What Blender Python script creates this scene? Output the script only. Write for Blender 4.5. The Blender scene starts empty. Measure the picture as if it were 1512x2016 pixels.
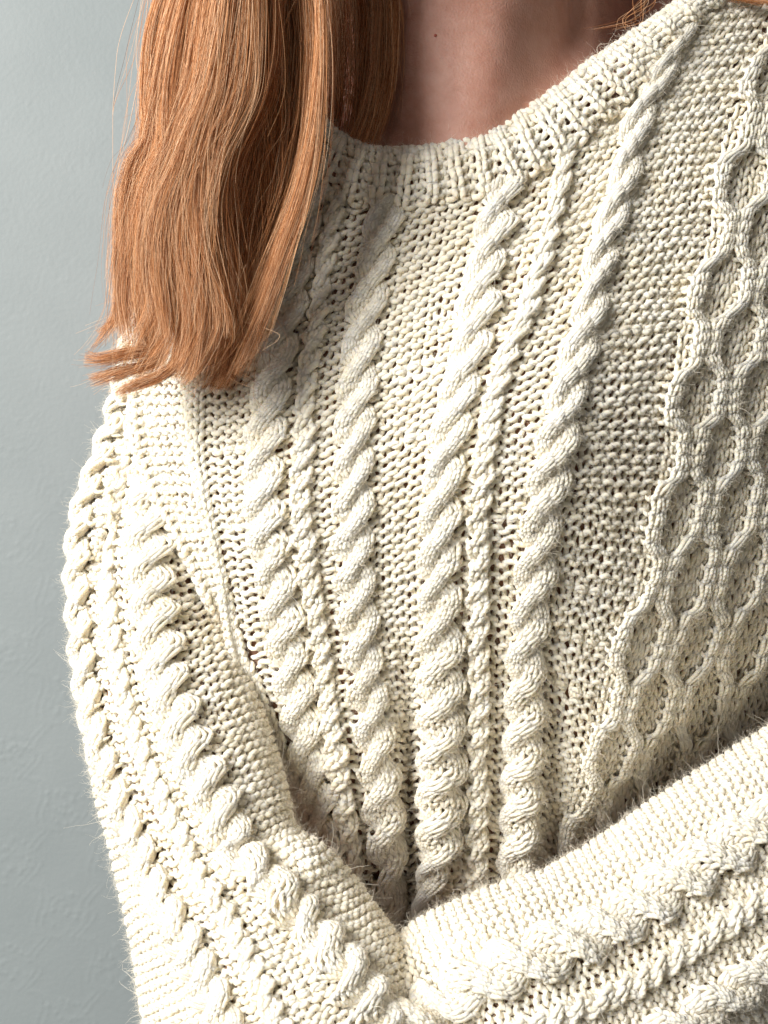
import bpy, bmesh, math
import numpy as np
from mathutils import Vector

rng = np.random.default_rng(7)
sc = bpy.context.scene
COL = sc.collection

# ------------------------------------------------------------------ camera, world, lamps, exposure
S = 0.42 / 1512.0          # metres per photo pixel on the plane through the chest
D0 = 0.80                  # distance of that plane
ZC = 1.25                  # camera height
cam_d = bpy.data.cameras.new('camera')
cam = bpy.data.objects.new('camera', cam_d)
COL.objects.link(cam)
cam.location = (0, 0, ZC)
cam.rotation_euler = (math.radians(90), 0, 0)
cam_d.sensor_width = 36.0
cam_d.lens = 36.0 * D0 / (2016 * S)
cam_d.clip_start = 0.02
cam_d.clip_end = 50
sc.camera = cam

world = bpy.data.worlds.new('World')
sc.world = world
world.use_nodes = True
bg = world.node_tree.nodes['Background']
bg.inputs['Color'].default_value = (1.0, 0.93, 0.83, 1)
bg.inputs['Strength'].default_value = 0.14


def area(name, loc, target, size, power, color):
    d = bpy.data.lights.new(name, 'AREA')
    d.shape = 'RECTANGLE'
    d.size, d.size_y = size
    d.energy = power
    d.color = color
    o = bpy.data.objects.new(name, d)
    COL.objects.link(o)
    o.location = loc
    o.rotation_euler = (Vector(target) - Vector(loc)).to_track_quat('-Z', 'Y').to_euler()
    return o


area('window_light', (-1.46, -0.84, ZC + 0.92), (-0.02, 0.88, ZC + 0.04), (1.2, 1.2), 134.0, (1.0, 0.972, 0.93))

vs = sc.view_settings
vs.view_transform = 'Standard'
vs.look = 'None'
vs.exposure = 0.0
vs.gamma = 1.0
sc.cycles.max_bounces = 8
sc.cycles.diffuse_bounces = 4
sc.cycles.use_denoising = True

# ------------------------------------------------------------------ helpers


def unproj(px, py, dep):
    """photo pixel + depth offset (m) -> world point"""
    D = D0 + dep
    k = S * D / D0
    return np.stack([(px - 756.0) * k, D + 0 * px, ZC - (py - 1008.0) * k], -1)


def sstep(x, a, b):
    t = np.clip((np.asarray(x, float) - a) / (b - a), 0, 1)
    return t * t * (3 - 2 * t)


def gs(x, c, w):
    return np.exp(-((x - c) / w) ** 2)


def smooth_interp(x, xp, fp):
    """monotone cubic (pchip-like) interpolation, linear extrapolation"""
    xp = np.asarray(xp, float)
    fp = np.asarray(fp, float)
    h = np.diff(xp)
    dl = np.diff(fp) / h
    m = np.zeros_like(fp)
    m[0], m[-1] = dl[0], dl[-1]
    same = dl[:-1] * dl[1:] > 0
    w1 = 2 * h[1:] + h[:-1]
    w2 = h[1:] + 2 * h[:-1]
    den = np.where(same, w1 / np.where(dl[:-1] == 0, 1, dl[:-1]) + w2 / np.where(dl[1:] == 0, 1, dl[1:]), 1)
    m[1:-1] = np.where(same, (w1 + w2) / den, 0)
    x = np.asarray(x, float)
    i = np.clip(np.searchsorted(xp, x) - 1, 0, len(xp) - 2)
    t = (x - xp[i]) / h[i]
    lo, hi = t < 0, t > 1
    tc = np.clip(t, 0, 1)
    r = ((2 * tc ** 3 - 3 * tc ** 2 + 1) * fp[i] + (tc ** 3 - 2 * tc ** 2 + tc) * h[i] * m[i]
         + (-2 * tc ** 3 + 3 * tc ** 2) * fp[i + 1] + (tc ** 3 - tc ** 2) * h[i] * m[i + 1])
    r = np.where(lo, fp[0] + (x - xp[0]) * m[0], r)
    return np.where(hi, fp[-1] + (x - xp[-1]) * m[-1], r)


def vnoise(n, step, amp):
    """smooth 1-D noise"""
    k = max(2, int(n / step) + 3)
    return np.interp(np.arange(n) / step, np.arange(k), rng.normal(0, amp, k))


class Patch:
    """a surface sheet sampled on a regular (U, V) grid; px = photo position, dep = depth offset"""

    def __init__(self, U, V, px, py, dep):
        self.U, self.V, self.px, self.py, self.dep = U, V, px, py, dep
        self.P = unproj(px, py, dep)
        dU = np.gradient(self.P, axis=0)
        dV = np.gradient(self.P, axis=1)
        n = np.cross(dU, dV)
        n /= np.linalg.norm(n, axis=-1, keepdims=True) + 1e-12
        if np.median(n[..., 1]) > 0:
            n = -n
        self.N = n

    def _w(self, U, V):
        fu = np.clip((U - self.U[0]) / (self.U[1] - self.U[0]), 0, len(self.U) - 1.001)
        fv = np.clip((V - self.V[0]) / (self.V[1] - self.V[0]), 0, len(self.V) - 1.001)
        i, j = fu.astype(int), fv.astype(int)
        return i, j, fu - i, fv - j

    def samp(self, G, U, V):
        i, j, a, b = self._w(U, V)
        if G.ndim == 3:
            a, b = a[..., None], b[..., None]
        return (G[i, j] * (1 - a) * (1 - b) + G[i + 1, j] * a * (1 - b) + G[i, j + 1] * (1 - a) * b + G[i + 1, j + 1] * a * b)

    def ev(self, U, V, h):
        N = self.samp(self.N, U, V)
        N = N / (np.linalg.norm(N, axis=-1, keepdims=True) + 1e-12)
        return self.samp(self.P, U, V) + N * h[..., None], N


def link(o, parent=None):
    COL.objects.link(o)
    if parent is not None:
        o.parent = parent
    return o


def mesh_obj(name, verts, faces, mat, parent=None, smooth=True):
    me = bpy.data.meshes.new(name)
    me.from_pydata(verts, [], faces)
    if smooth:
        me.polygons.foreach_set('use_smooth', [True] * len(me.polygons))
    me.materials.append(mat)
    me.update()
    return link(bpy.data.objects.new(name, me), parent)


ALL_YARN = []     # (points, normals) kept for the fuzz


def tubes(name, lines, mat, parent, sides=8, pitch=0.0052, keep=True, label=None):
    """lines: list of (pts, nrm, radius array) -> ONE mesh object of yarn tubes"""
    vs_, qs_, us_, off = [], [], [], 0
    ang = np.arange(sides) * 2 * np.pi / sides
    ca, sa = np.cos(ang), np.sin(ang)
    for P, N, R in lines:
        n = len(P)
        if n < 4:
            continue
        T = np.gradient(P, axis=0)
        T /= np.linalg.norm(T, axis=1, keepdims=True) + 1e-12
        B = np.cross(T, N)
        B /= np.linalg.norm(B, axis=1, keepdims=True) + 1e-12
        M = np.cross(B, T)
        ring = P[:, None] + R[:, None, None] * (ca[None, :, None] * B[:, None] + sa[None, :, None] * M[:, None])
        vs_.append(ring.reshape(-1, 3))
        i = np.arange(n - 1)[:, None] * sides
        k = np.arange(sides)[None]
        k2 = (k + 1) % sides
        q = np.stack([i + k, i + k2, i + sides + k2, i + sides + k], -1).reshape(-1, 4) + off
        qs_.append(q)
        L = np.concatenate([[0], np.cumsum(np.linalg.norm(np.diff(P, axis=0), axis=1))]) / pitch + rng.random()
        u0 = np.broadcast_to(k / sides, (n - 1, sides))
        u1 = u0 + 1.0 / sides
        l0 = np.broadcast_to(L[:-1, None], (n - 1, sides))
        l1 = np.broadcast_to(L[1:, None], (n - 1, sides))
        us_.append(np.stack([np.stack([u0, l0], -1), np.stack([u1, l0], -1), np.stack([u1, l1], -1), np.stack([u0, l1], -1)], 2).reshape(-1, 2))
        off += n * sides
        if keep:
            ALL_YARN.append((P, N))
    V = np.concatenate(vs_).astype(np.float32)
    Q = np.concatenate(qs_).astype(np.int32)
    UV = np.concatenate(us_).astype(np.float32)
    me = bpy.data.meshes.new(name)
    me.vertices.add(len(V))
    me.vertices.foreach_set('co', V.ravel())
    me.loops.add(Q.size)
    me.loops.foreach_set('vertex_index', Q.ravel())
    me.polygons.add(len(Q))
    me.polygons.foreach_set('loop_start', np.arange(len(Q), dtype=np.int32) * 4)
    me.polygons.foreach_set('use_smooth', np.ones(len(Q), bool))
    uvl = me.uv_layers.new(name='UVMap')
    uvl.data.foreach_set('uv', UV.ravel())
    me.materials.append(mat)
    me.update()
    me.validate()
    o = link(bpy.data.objects.new(name, me), parent)
    o['kind'] = 'stuff'
    if label:
        o['label'] = label
    return o


# ------------------------------------------------------------------ materials


def new_mat(name):
    m = bpy.data.materials.new(name)
    m.use_nodes = True
    nt = m.node_tree
    return m, nt, nt.nodes, nt.links, nt.nodes['Principled BSDF']


def yarn_material(name, c0, c1):
    m, nt, nd, lk, pb = new_mat(name)
    pb.inputs['Roughness'].default_value = 0.95
    pb.inputs['Specular IOR Level'].default_value = 0.1
    pb.inputs['Subsurface Weight'].default_value = 0.5
    pb.inputs['Subsurface Radius'].default_value = (1.0, 0.8, 0.55)
    pb.inputs['Subsurface Scale'].default_value = 0.0028
    pb.inputs['Sheen Weight'].default_value = 0.15
    pb.inputs['Sheen Roughness'].default_value = 0.5
    tc = nd.new('ShaderNodeTexCoord')
    ns = nd.new('ShaderNodeTexNoise')
    ns.inputs['Scale'].default_value = 60
    ns.inputs['Detail'].default_value = 3
    lk.new(tc.outputs['Object'], ns.inputs['Vector'])
    rp = nd.new('ShaderNodeValToRGB')
    rp.color_ramp.elements[0].position = 0.3
    rp.color_ramp.elements[1].position = 0.7
    rp.color_ramp.elements[0].color = (*c0, 1)
    rp.color_ramp.elements[1].color = (*c1, 1)
    lk.new(ns.outputs['Fac'], rp.inputs['Fac'])
    lk.new(rp.outputs['Color'], pb.inputs['Base Color'])
    # the twist of the plies: helical ridges along each yarn
    uv = nd.new('ShaderNodeUVMap')
    uv.uv_map = 'UVMap'
    sp = nd.new('ShaderNodeSeparateXYZ')
    lk.new(uv.outputs['UV'], sp.inputs['Vector'])
    a = nd.new('ShaderNodeMath'); a.operation = 'MULTIPLY_ADD'
    a.inputs[1].default_value = 2.0
    lk.new(sp.outputs['X'], a.inputs[0])
    b = nd.new('ShaderNodeMath'); b.operation = 'MULTIPLY'
    b.inputs[1].default_value = 2.0
    lk.new(sp.outputs['Y'], b.inputs[0])
    lk.new(b.outputs[0], a.inputs[2])
    c = nd.new('ShaderNodeMath'); c.operation = 'MULTIPLY'
    c.inputs[1].default_value = math.pi
    lk.new(a.outputs[0], c.inputs[0])
    s = nd.new('ShaderNodeMath'); s.operation = 'SINE'
    lk.new(c.outputs[0], s.inputs[0])
    ab = nd.new('ShaderNodeMath'); ab.operation = 'ABSOLUTE'
    lk.new(s.outputs[0], ab.inputs[0])
    fn = nd.new('ShaderNodeTexNoise')
    fn.inputs['Scale'].default_value = 1800
    fn.inputs['Detail'].default_value = 2
    lk.new(tc.outputs['Object'], fn.inputs['Vector'])
    ad = nd.new('ShaderNodeMath'); ad.operation = 'MULTIPLY_ADD'
    ad.inputs[1].default_value = 0.45
    lk.new(fn.outputs['Fac'], ad.inputs[0])
    lk.new(ab.outputs[0], ad.inputs[2])
    bp = nd.new('ShaderNodeBump')
    bp.inputs['Strength'].default_value = 0.6
    bp.inputs['Distance'].default_value = 0.0006
    lk.new(ad.outputs[0], bp.inputs['Height'])
    lk.new(bp.outputs['Normal'], pb.inputs['Normal'])
    return m


M_YARN = yarn_material('cream_wool', (0.87, 0.785, 0.625), (0.92, 0.86, 0.735))

M_FUZZ, _, _, _, pb = new_mat('wool_fibre')
pb.inputs['Base Color'].default_value = (0.88, 0.83, 0.72, 1)
pb.inputs['Roughness'].default_value = 0.9
pb.inputs['Specular IOR Level'].default_value = 0.1

M_SKIN, nt, nd, lk, pb = new_mat('skin')
tc = nd.new('ShaderNodeTexCoord')
ns = nd.new('ShaderNodeTexNoise'); ns.inputs['Scale'].default_value = 70; ns.inputs['Detail'].default_value = 9; ns.inputs['Roughness'].default_value = 0.7
lk.new(tc.outputs['Object'], ns.inputs['Vector'])
rp = nd.new('ShaderNodeValToRGB')
rp.color_ramp.elements[0].position = 0.3
rp.color_ramp.elements[1].position = 0.75
rp.color_ramp.elements[0].color = (0.45, 0.215, 0.155, 1)
rp.color_ramp.elements[1].color = (0.58, 0.33, 0.26, 1)
lk.new(ns.outputs['Fac'], rp.inputs['Fac'])
lk.new(rp.outputs['Color'], pb.inputs['Base Color'])
pb.inputs['Roughness'].default_value = 0.5
pb.inputs['Specular IOR Level'].default_value = 0.35
pb.inputs['Subsurface Weight'].default_value = 0.25
pb.inputs['Subsurface Radius'].default_value = (0.012, 0.004, 0.002)
pb.inputs['Subsurface Scale'].default_value = 0.5
fn = nd.new('ShaderNodeTexNoise'); fn.inputs['Scale'].default_value = 700; fn.inputs['Detail'].default_value = 3
lk.new(tc.outputs['Object'], fn.inputs['Vector'])
bp = nd.new('ShaderNodeBump'); bp.inputs['Strength'].default_value = 0.5; bp.inputs['Distance'].default_value = 0.0008
lk.new(fn.outputs['Fac'], bp.inputs['Height'])
lk.new(bp.outputs['Normal'], pb.inputs['Normal'])

M_WALL, nt, nd, lk, pb = new_mat('painted_wallpaper')
pb.inputs['Roughness'].default_value = 0.55
pb.inputs['Specular IOR Level'].default_value = 0.3
tc = nd.new('ShaderNodeTexCoord')
fn = nd.new('ShaderNodeTexNoise'); fn.inputs['Scale'].default_value = 260; fn.inputs['Detail'].default_value = 5
lk.new(tc.outputs['Object'], fn.inputs['Vector'])
cn = nd.new('ShaderNodeTexNoise'); cn.inputs['Scale'].default_value = 9; cn.inputs['Detail'].default_value = 8; cn.inputs['Roughness'].default_value = 0.65
lk.new(tc.outputs['Object'], cn.inputs['Vector'])
rp = nd.new('ShaderNodeValToRGB')
rp.color_ramp.elements[0].position = 0.3
rp.color_ramp.elements[1].position = 0.7
rp.color_ramp.elements[0].color = (0.212, 0.243, 0.250, 1)
rp.color_ramp.elements[1].color = (0.236, 0.268, 0.275, 1)
lk.new(cn.outputs['Fac'], rp.inputs['Fac'])
lk.new(rp.outputs['Color'], pb.inputs['Base Color'])
bp = nd.new('ShaderNodeBump'); bp.inputs['Strength'].default_value = 0.2; bp.inputs['Distance'].default_value = 0.001
lk.new(fn.outputs['Fac'], bp.inputs['Height'])
lk.new(bp.outputs['Normal'], pb.inputs['Normal'])


def hair_material(name, cols):
    m, nt, nd, lk, pb = new_mat(name)
    hi = nd.new('ShaderNodeHairInfo')
    rp = nd.new('ShaderNodeValToRGB')
    el = rp.color_ramp.elements
    el[0].position, el[0].color = cols[0][0], (*cols[0][1], 1)
    el[1].position, el[1].color = cols[-1][0], (*cols[-1][1], 1)
    for p, c in cols[1:-1]:
        e = el.new(p)
        e.color = (*c, 1)
    lk.new(hi.outputs['Random'], rp.inputs['Fac'])
    lk.new(rp.outputs['Color'], pb.inputs['Base Color'])
    pb.inputs['Roughness'].default_value = 0.42
    pb.inputs['Specular IOR Level'].default_value = 0.6
    pb.inputs['Specular Tint'].default_value = (1.0, 0.75, 0.5, 1)
    return m


M_HAIR = hair_material('ginger_hair', [(0.0, (0.07, 0.014, 0.004)), (0.3, (0.36, 0.11, 0.028)), (0.6, (0.70, 0.32, 0.125)), (1.0, (0.95, 0.68, 0.45))])

# ------------------------------------------------------------------ wall: embossed wallpaper, relief in the mesh
WALL_D = 0.30


def wall():
    # relief repeats: clusters of little raised blossoms joined by double S-shaped stems
    x0, x1, z0, z1 = -0.36, -0.10, ZC - 0.42, ZC + 0.42
    st = 0.0011
    xs = np.arange(x0, x1, st)
    zs = np.arange(z0, z1, st)
    X, Z = np.meshgrid(xs, zs, indexing='ij')
    H = np.zeros_like(X)
    r2 = np.random.default_rng(3)
    TW, TH = 0.080, 0.0445

    def blob(cx, cz, r, a):
        i0, i1 = int((cx - 3 * r - x0) / st), int((cx + 3 * r - x0) / st) + 1
        j0, j1 = int((cz - 3 * r - z0) / st), int((cz + 3 * r - z0) / st) + 1
        i0, j0 = max(i0, 0), max(j0, 0)
        if i1 <= i0 or j1 <= j0 or i0 >= len(xs) or j0 >= len(zs):
            return
        d2 = (X[i0:i1, j0:j1] - cx) ** 2 + (Z[i0:i1, j0:j1] - cz) ** 2
        H[i0:i1, j0:j1] = np.maximum(H[i0:i1, j0:j1], a * np.exp(-d2 / (r * r)))

    for i in range(-1, 6):
        for j in range(-1, 20):
            cx = x0 + i * TW + (TW / 2 if j % 2 else 0)
            cz = z0 + j * TH * 0.9
            for k in range(34):
                a = r2.random() * 2 * math.pi
                q = 0.0165 * math.sqrt(r2.random())
                blob(cx + q * math.cos(a), cz + q * math.sin(a) * 0.9, 0.0014 + 0.0007 * r2.random(), 0.00026 * (0.3 + r2.random()))
            for side in (-1, 1):
                for off in (0, 0.0055):
                    for t in np.linspace(0, 1, 60):
                        sx = cx + side * (0.010 + off + 0.020 * t + 0.007 * math.sin(t * 2 * math.pi))
                        sz = cz - 0.020 - 0.040 * t + side * 0.004 * math.sin(t * 2 * math.pi)
                        blob(sx, sz, 0.0013, 0.00014)
    H *= 0.30 + 0.70 * np.clip((ZC + 0.10 - Z) / 0.28, 0, 1)
    Y = D0 + WALL_D - H
    nx, nz = X.shape
    verts = np.stack([X, Y, Z], -1).reshape(-1, 3)
    idx = np.arange(nx * nz).reshape(nx, nz)
    q = np.stack([idx[:-1, :-1], idx[1:, :-1], idx[1:, 1:], idx[:-1, 1:]], -1).reshape(-1, 4)
    # plain continuation of the wall round the relief
    b = len(verts)
    W = 2.5
    yb = D0 + WALL_D
    ex = np.array([[-W, yb, z0], [-W, yb, z1], [x0, yb, z0], [x0, yb, z1], [x1 - st, yb, z0], [x1 - st, yb, z1],
                   [W, yb, z0], [W, yb, z1], [-W, yb, 0], [W, yb, 0], [-W, yb, 3], [W, yb, 3]])
    ex[1, 2] = ex[3, 2] = ex[5, 2] = ex[7, 2] = zs[-1]
    ex[4, 0] = ex[5, 0] = xs[-1]
    f = [tuple(r) for r in q]
    f += [(b + 0, b + 2, b + 3, b + 1), (b + 4, b + 6, b + 7, b + 5), (b + 8, b + 9, b + 6, b + 0), (b + 1, b + 7, b + 11, b + 10)]
    o = mesh_obj('wall', np.concatenate([verts, ex]).tolist(), f, M_WALL)
    o['kind'] = 'structure'


wall()

# ------------------------------------------------------------------ surfaces of the sweater
# guide columns of the front: U -> photo points (x, y)
GUIDES = [
    (250, [(330, 150), (300, 400), (262, 700), (258, 810), (285, 948), (325, 1028), (390, 1147), (440, 1250), (466, 1350), (497, 1450), (525, 1550), (552, 1650), (577, 1750), (625, 1950)]),
    (300, [(360, 150), (330, 400), (275, 700), (270, 810), (300, 948), (340, 1028), (403, 1147), (446, 1250), (474, 1350), (505, 1450), (533, 1550), (560, 1650), (585, 1750), (635, 1950)]),
    (395, [(520, 150), (470, 330), (420, 500), (400, 650), (393, 800), (402, 950), (425, 1050), (445, 1150), (458, 1250), (486, 1350), (517, 1450), (545, 1550), (572, 1650), (598, 1750), (650, 1950)]),
    (550, [(690, 150), (640, 330), (597, 455), (577, 582), (553, 690), (533, 800), (519, 909), (517, 1028), (536, 1107), (556, 1226), (572, 1305), (600, 1459), (624, 1565), (643, 1650), (668, 1750), (720, 1950)]),
    (617, [(735, 150), (685, 330), (657, 436), (639, 545), (622, 655), (606, 764), (599, 873), (594, 982), (602, 1067), (620, 1186), (640, 1305), (661, 1512 - 40), (684, 1644), (700, 1740), (740, 1950)]),
    (712, [(830, 150), (785, 330), (755, 447), (737, 545), (719, 636), (708, 727), (701, 818), (697, 909), (697, 1000), (700, 1100), (706, 1200), (717, 1300), (740, 1480), (760, 1644), (772, 1780), (785, 1950)]),
    (925, [(1060, 150), (1000, 330), (986, 374), (962, 482), (938, 603), (930, 670), (899, 788), (873, 930), (858, 1071), (861, 1212), (865, 1353), (865, 1512), (858, 1670), (838, 1776), (815, 1950)]),
    (1000, [(1160, 150), (1113, 314), (1089, 422), (1058, 543), (1032, 633), (1000, 694), (965, 835), (946, 977), (941, 1118), (941, 1259), (940, 1406), (936, 1565), (940, 1723), (935, 1950)]),
    (1133, [(1340, 60), (1312, 120), (1251, 241), (1221, 362), (1182, 482), (1157, 603), (1140, 670), (1120, 741), (1087, 882), (1064, 1000), (1054, 1071), (1040, 1188), (1031, 1283), (1029, 1406), (1027, 1512), (1022, 1644), (1013, 1723), (1000, 1950)]),
    (1318, [(1520, 0), (1480, 110), (1414, 271), (1390, 422), (1358, 560), (1322, 670), (1304, 788), (1285, 930), (1271, 1024), (1247, 1118), (1219, 1212), (1183, 1326), (1156, 1459), (1125, 1554), (1100, 1644), (1070, 1750), (1030, 1950)]),
    (1400, [(1600, 0), (1560, 110), (1495, 271), (1465, 422), (1434, 560), (1402, 670), (1380, 788), (1360, 930), (1340, 1024), (1315, 1118), (1288, 1212), (1250, 1326), (1220, 1459), (1188, 1554), (1165, 1644), (1140, 1750), (1100, 1950)]),
    (1720, [(1850, 0), (1820, 110), (1760, 271), (1730, 422), (1700, 560), (1670, 670), (1640, 788), (1610, 930), (1590, 1024), (1565, 1118), (1540, 1212), (1500, 1326), (1460, 1459), (1425, 1554), (1400, 1644), (1370, 1750), (1340, 1950)]),
]


def front_depth(px, py):
    x = (px - 800) / 860.0
    cyl = 0.18 * (1 - np.sqrt(np.clip(1 - x * x, 0.02, 1)))
    prof = smooth_interp(py, [-100, 100, 300, 500, 750, 950, 1150, 1350, 1600, 1800, 2000],
                         [0.085, 0.060, 0.034, 0.013, 0.0, 0.002, 0.013, 0.034, 0.070, 0.105, 0.13])
    bust = -0.030 * np.exp(-((px - 1090) / 270.0) ** 2 - ((py - 820) / 300.0) ** 2)
    bust2 = -0.014 * np.exp(-((px - 560) / 200.0) ** 2 - ((py - 900) / 280.0) ** 2)
    low = sstep(py, 1150, 1650)
    fold = low * (0.022 * gs(px, 806 , 26) - 0.010 * gs(px, 862, 34) - 0.008 * gs(px, 672, 30) + 0.006 * gs(px, 985, 26) - 0.006 * gs(px, 1035, 26) + 0.010 * gs(px, 1085, 30))
    side = 0.035 * sstep(px, 1150, 1500) * sstep(py, 1050, 1450)
    # the body draws back into the crease above the crossed forearm
    ed = np.interp(px, [700, 770, 850, 930, 1010, 1075, 1160, 1250, 1340, 1430, 1520, 1620], [1905, 1855, 1800, 1765, 1738, 1715, 1668, 1605, 1545, 1487, 1430, 1370])
    crease = 0.055 * sstep(py - ed, -170, 30) * sstep(px, 980, 1300) + 0.05 * sstep(py, 1640, 1850) * gs(px, 765, 90)
    return cyl + prof + bust + bust2 + fold + side + crease


def make_front():
    V = np.linspace(-150, 1950, 421)
    Ug = np.array([g[0] for g in GUIDES], float)
    yy = np.linspace(-200, 2100, 1151)
    PX = np.zeros((len(GUIDES), len(V)))
    PY = np.zeros_like(PX)
    for gi, (u, pts) in enumerate(GUIDES):
        p = np.array(pts, float)
        gx = smooth_interp(yy, p[:, 1], p[:, 0])
        k = np.ones(31) / 31
        gx = np.convolve(np.pad(gx, 15, mode='edge'), k, 'valid')
        # rows of knitting climb to the right in the upper half
        a = 0.24 * (1 - sstep(yy, 850, 1500)) + 0.03
        tl = np.where(gx < 560, (560 - 720) * 0.5 + 0.0 * gx, 0)
        xx = np.clip(gx, 500, 1500)
        lift = np.where(xx < 950, (xx - 720) * 1.0, 230 + (xx - 950) * 0.45)
        row = yy + a * lift
        # the stitches stretch larger towards the middle of the body
        row = 750 + (row - 750) * (1 - 0.13 * sstep(xx, 930, 1300))
        PY[gi] = np.interp(V, row, yy)
        PX[gi] = np.interp(PY[gi], yy, gx)
    U = np.arange(250, 1951, 3.0)
    px = np.stack([smooth_interp(U, Ug, PX[:, j]) for j in range(len(V))], 1)
    py = np.stack([smooth_interp(U, Ug, PY[:, j]) for j in range(len(V))], 1)
    dep = front_depth(px, py)
    # left edge of the body: a rolled ridge, then the shoulder panel falls away behind it
    e = (395 - U)[:, None]
    ymask = 1 - sstep(py, 1150, 1300)
    dep = dep + np.where(e > 0, 0.012 * sstep(e, 5, 60) + 0.05 * sstep(e, 95, 150), 0) * (0.4 + 0.6 * ymask) + np.where(e > 0, 0.03 * sstep(e, 8, 40) * (1 - ymask), 0)
    return Patch(U, V, px, py, dep)


FRONT = make_front()


def poly_v(pts, n):
    p = np.array(pts, float)
    t = np.arange(len(p))
    tt = np.linspace(0, len(p) - 1, n)
    return np.stack([smooth_interp(tt, t, p[:, 0]), smooth_interp(tt, t, p[:, 1])], 1)


def make_tube(E1, E2, cdep, rdep, guides, U, n=301, th_back=-50, th_end=200, lump=None):
    """sleeve: visible edges E1 (theta 0) and E2 (theta 180) as photo polylines matched row by row"""
    L = poly_v(E1, n)
    R = poly_v(E2, n)
    k = np.ones(25) / 25
    sm = lambda a: np.stack([np.convolve(np.pad(a[:, c], 12, mode='reflect', reflect_type='odd'), k, 'valid') for c in range(2)], 1)
    L, R = sm(L), sm(R)
    mid = (L + R) / 2
    arc = np.concatenate([[0], np.cumsum(np.linalg.norm(np.diff(mid, axis=0), axis=1))])
    V = np.linspace(0, arc[-1], n)
    L = np.stack([np.interp(V, arc, L[:, c]) for c in range(2)], 1)
    R = np.stack([np.interp(V, arc, R[:, c]) for c in range(2)], 1)
    tv = np.interp(V, arc, np.linspace(0, 1, n))
    C = smooth_interp(tv, *cdep)
    RD = smooth_interp(tv, *rdep)
    TH = []
    UG = []
    for u, g in guides:
        UG.append(u)
        if np.isscalar(g):
            TH.append(np.full(n, np.radians(g)))
            continue
        p = poly_v(g, 400)
        th = np.full(n, np.nan)
        d = R - L
        for i in range(n):
            cr = (p[:, 0] - L[i, 0]) * d[i, 1] - (p[:, 1] - L[i, 1]) * d[i, 0]
            j = np.where(cr[:-1] * cr[1:] <= 0)[0]
            if len(j):
                q = p[j[0]]
                f = np.dot(q - L[i], d[i]) / np.dot(d[i], d[i])
                th[i] = np.arccos(np.clip(1 - 2 * f, -0.999, 0.999))
        ok = ~np.isnan(th)
        th = np.interp(np.arange(n), np.where(ok)[0], th[ok])
        th = np.convolve(np.pad(th, 20, mode='edge'), np.ones(41) / 41, 'valid')
        TH.append(th)
    TH = np.array(TH)
    th = np.stack([smooth_interp(U, UG, TH[:, i]) for i in range(n)], 1)
    f = (1 - np.cos(th)) / 2
    px = L[None, :, 0] + f * (R - L)[None, :, 0]
    py = L[None, :, 1] + f * (R - L)[None, :, 1]
    dep = C[None] - RD[None] * np.sin(th)
    if lump is not None:
        dep = dep + lump(px, py, th)
    return Patch(U, V, px, py, dep), L, R, C, RD


SL_E1 = [(300, 560), (262, 700), (238, 830), (185, 960), (144, 1130), (154, 1320), (180, 1510), (226, 1690), (246, 1780), (264, 1860), (284, 1990), (300, 2120), (330, 2330), (370, 2600)]
SL_E2 = [(420, 560), (410, 700), (412, 830), (420, 950), (445, 1105), (470, 1245), (512, 1395), (562, 1550), (574, 1632), (640, 1666), (735, 1785), (795, 1870), (848, 2020), (900, 2250)]


def sleeve_lump(px, py, th):
    # soft drag folds above the elbow
    f1 = 0.017 * np.exp(-((px - (264 - (py - 860) * 0.20)) / 24.0) ** 2) * sstep(py, 780, 900) * (1 - sstep(py, 1080, 1200))
    f2 = 0.014 * np.exp(-((px - (420 + (py - 1180) * 0.2)) / 60.0) ** 2 - ((py - 1180) / 70.0) ** 2)
    f3 = -0.014 * np.exp(-((px - 612) / 44.0) ** 2 - ((py - 1690) / 42.0) ** 2)
    # creases fanning out from the bend of the elbow
    f4 = 0
    for ax, ay, w, am in ((-0.55, 0.83, 24, 0.006), (0.10, 0.99, 26, 0.007), (0.55, 0.83, 24, 0.006), (-0.95, 0.30, 24, 0.005)):
        along = (px - 570) * ax + (py - 1650) * ay
        perp = (px - 570) * ay - (py - 1650) * ax
        f4 = f4 + am * np.exp(-(perp / (w * (1 + np.clip(along, 0, 400) / 260))) ** 2) * sstep(along, 10, 70) * (1 - sstep(along, 140, 300))
    return f1 + f2 + f3 + f4


def fore_lump(px, py, th):
    # the tucked forearm: long soft folds and a squeeze where it disappears
    a = (px - 800) * 0.87 - (py - 1850) * 0.5
    return 0.0045 * np.sin(a / 62.0 + 0.9 * np.sin(th * 2.2)) * np.exp(-a / 330.0) * sstep(a, -60, 40) + 0.012 * np.exp(-((a + 20) / 60.0) ** 2)


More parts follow.
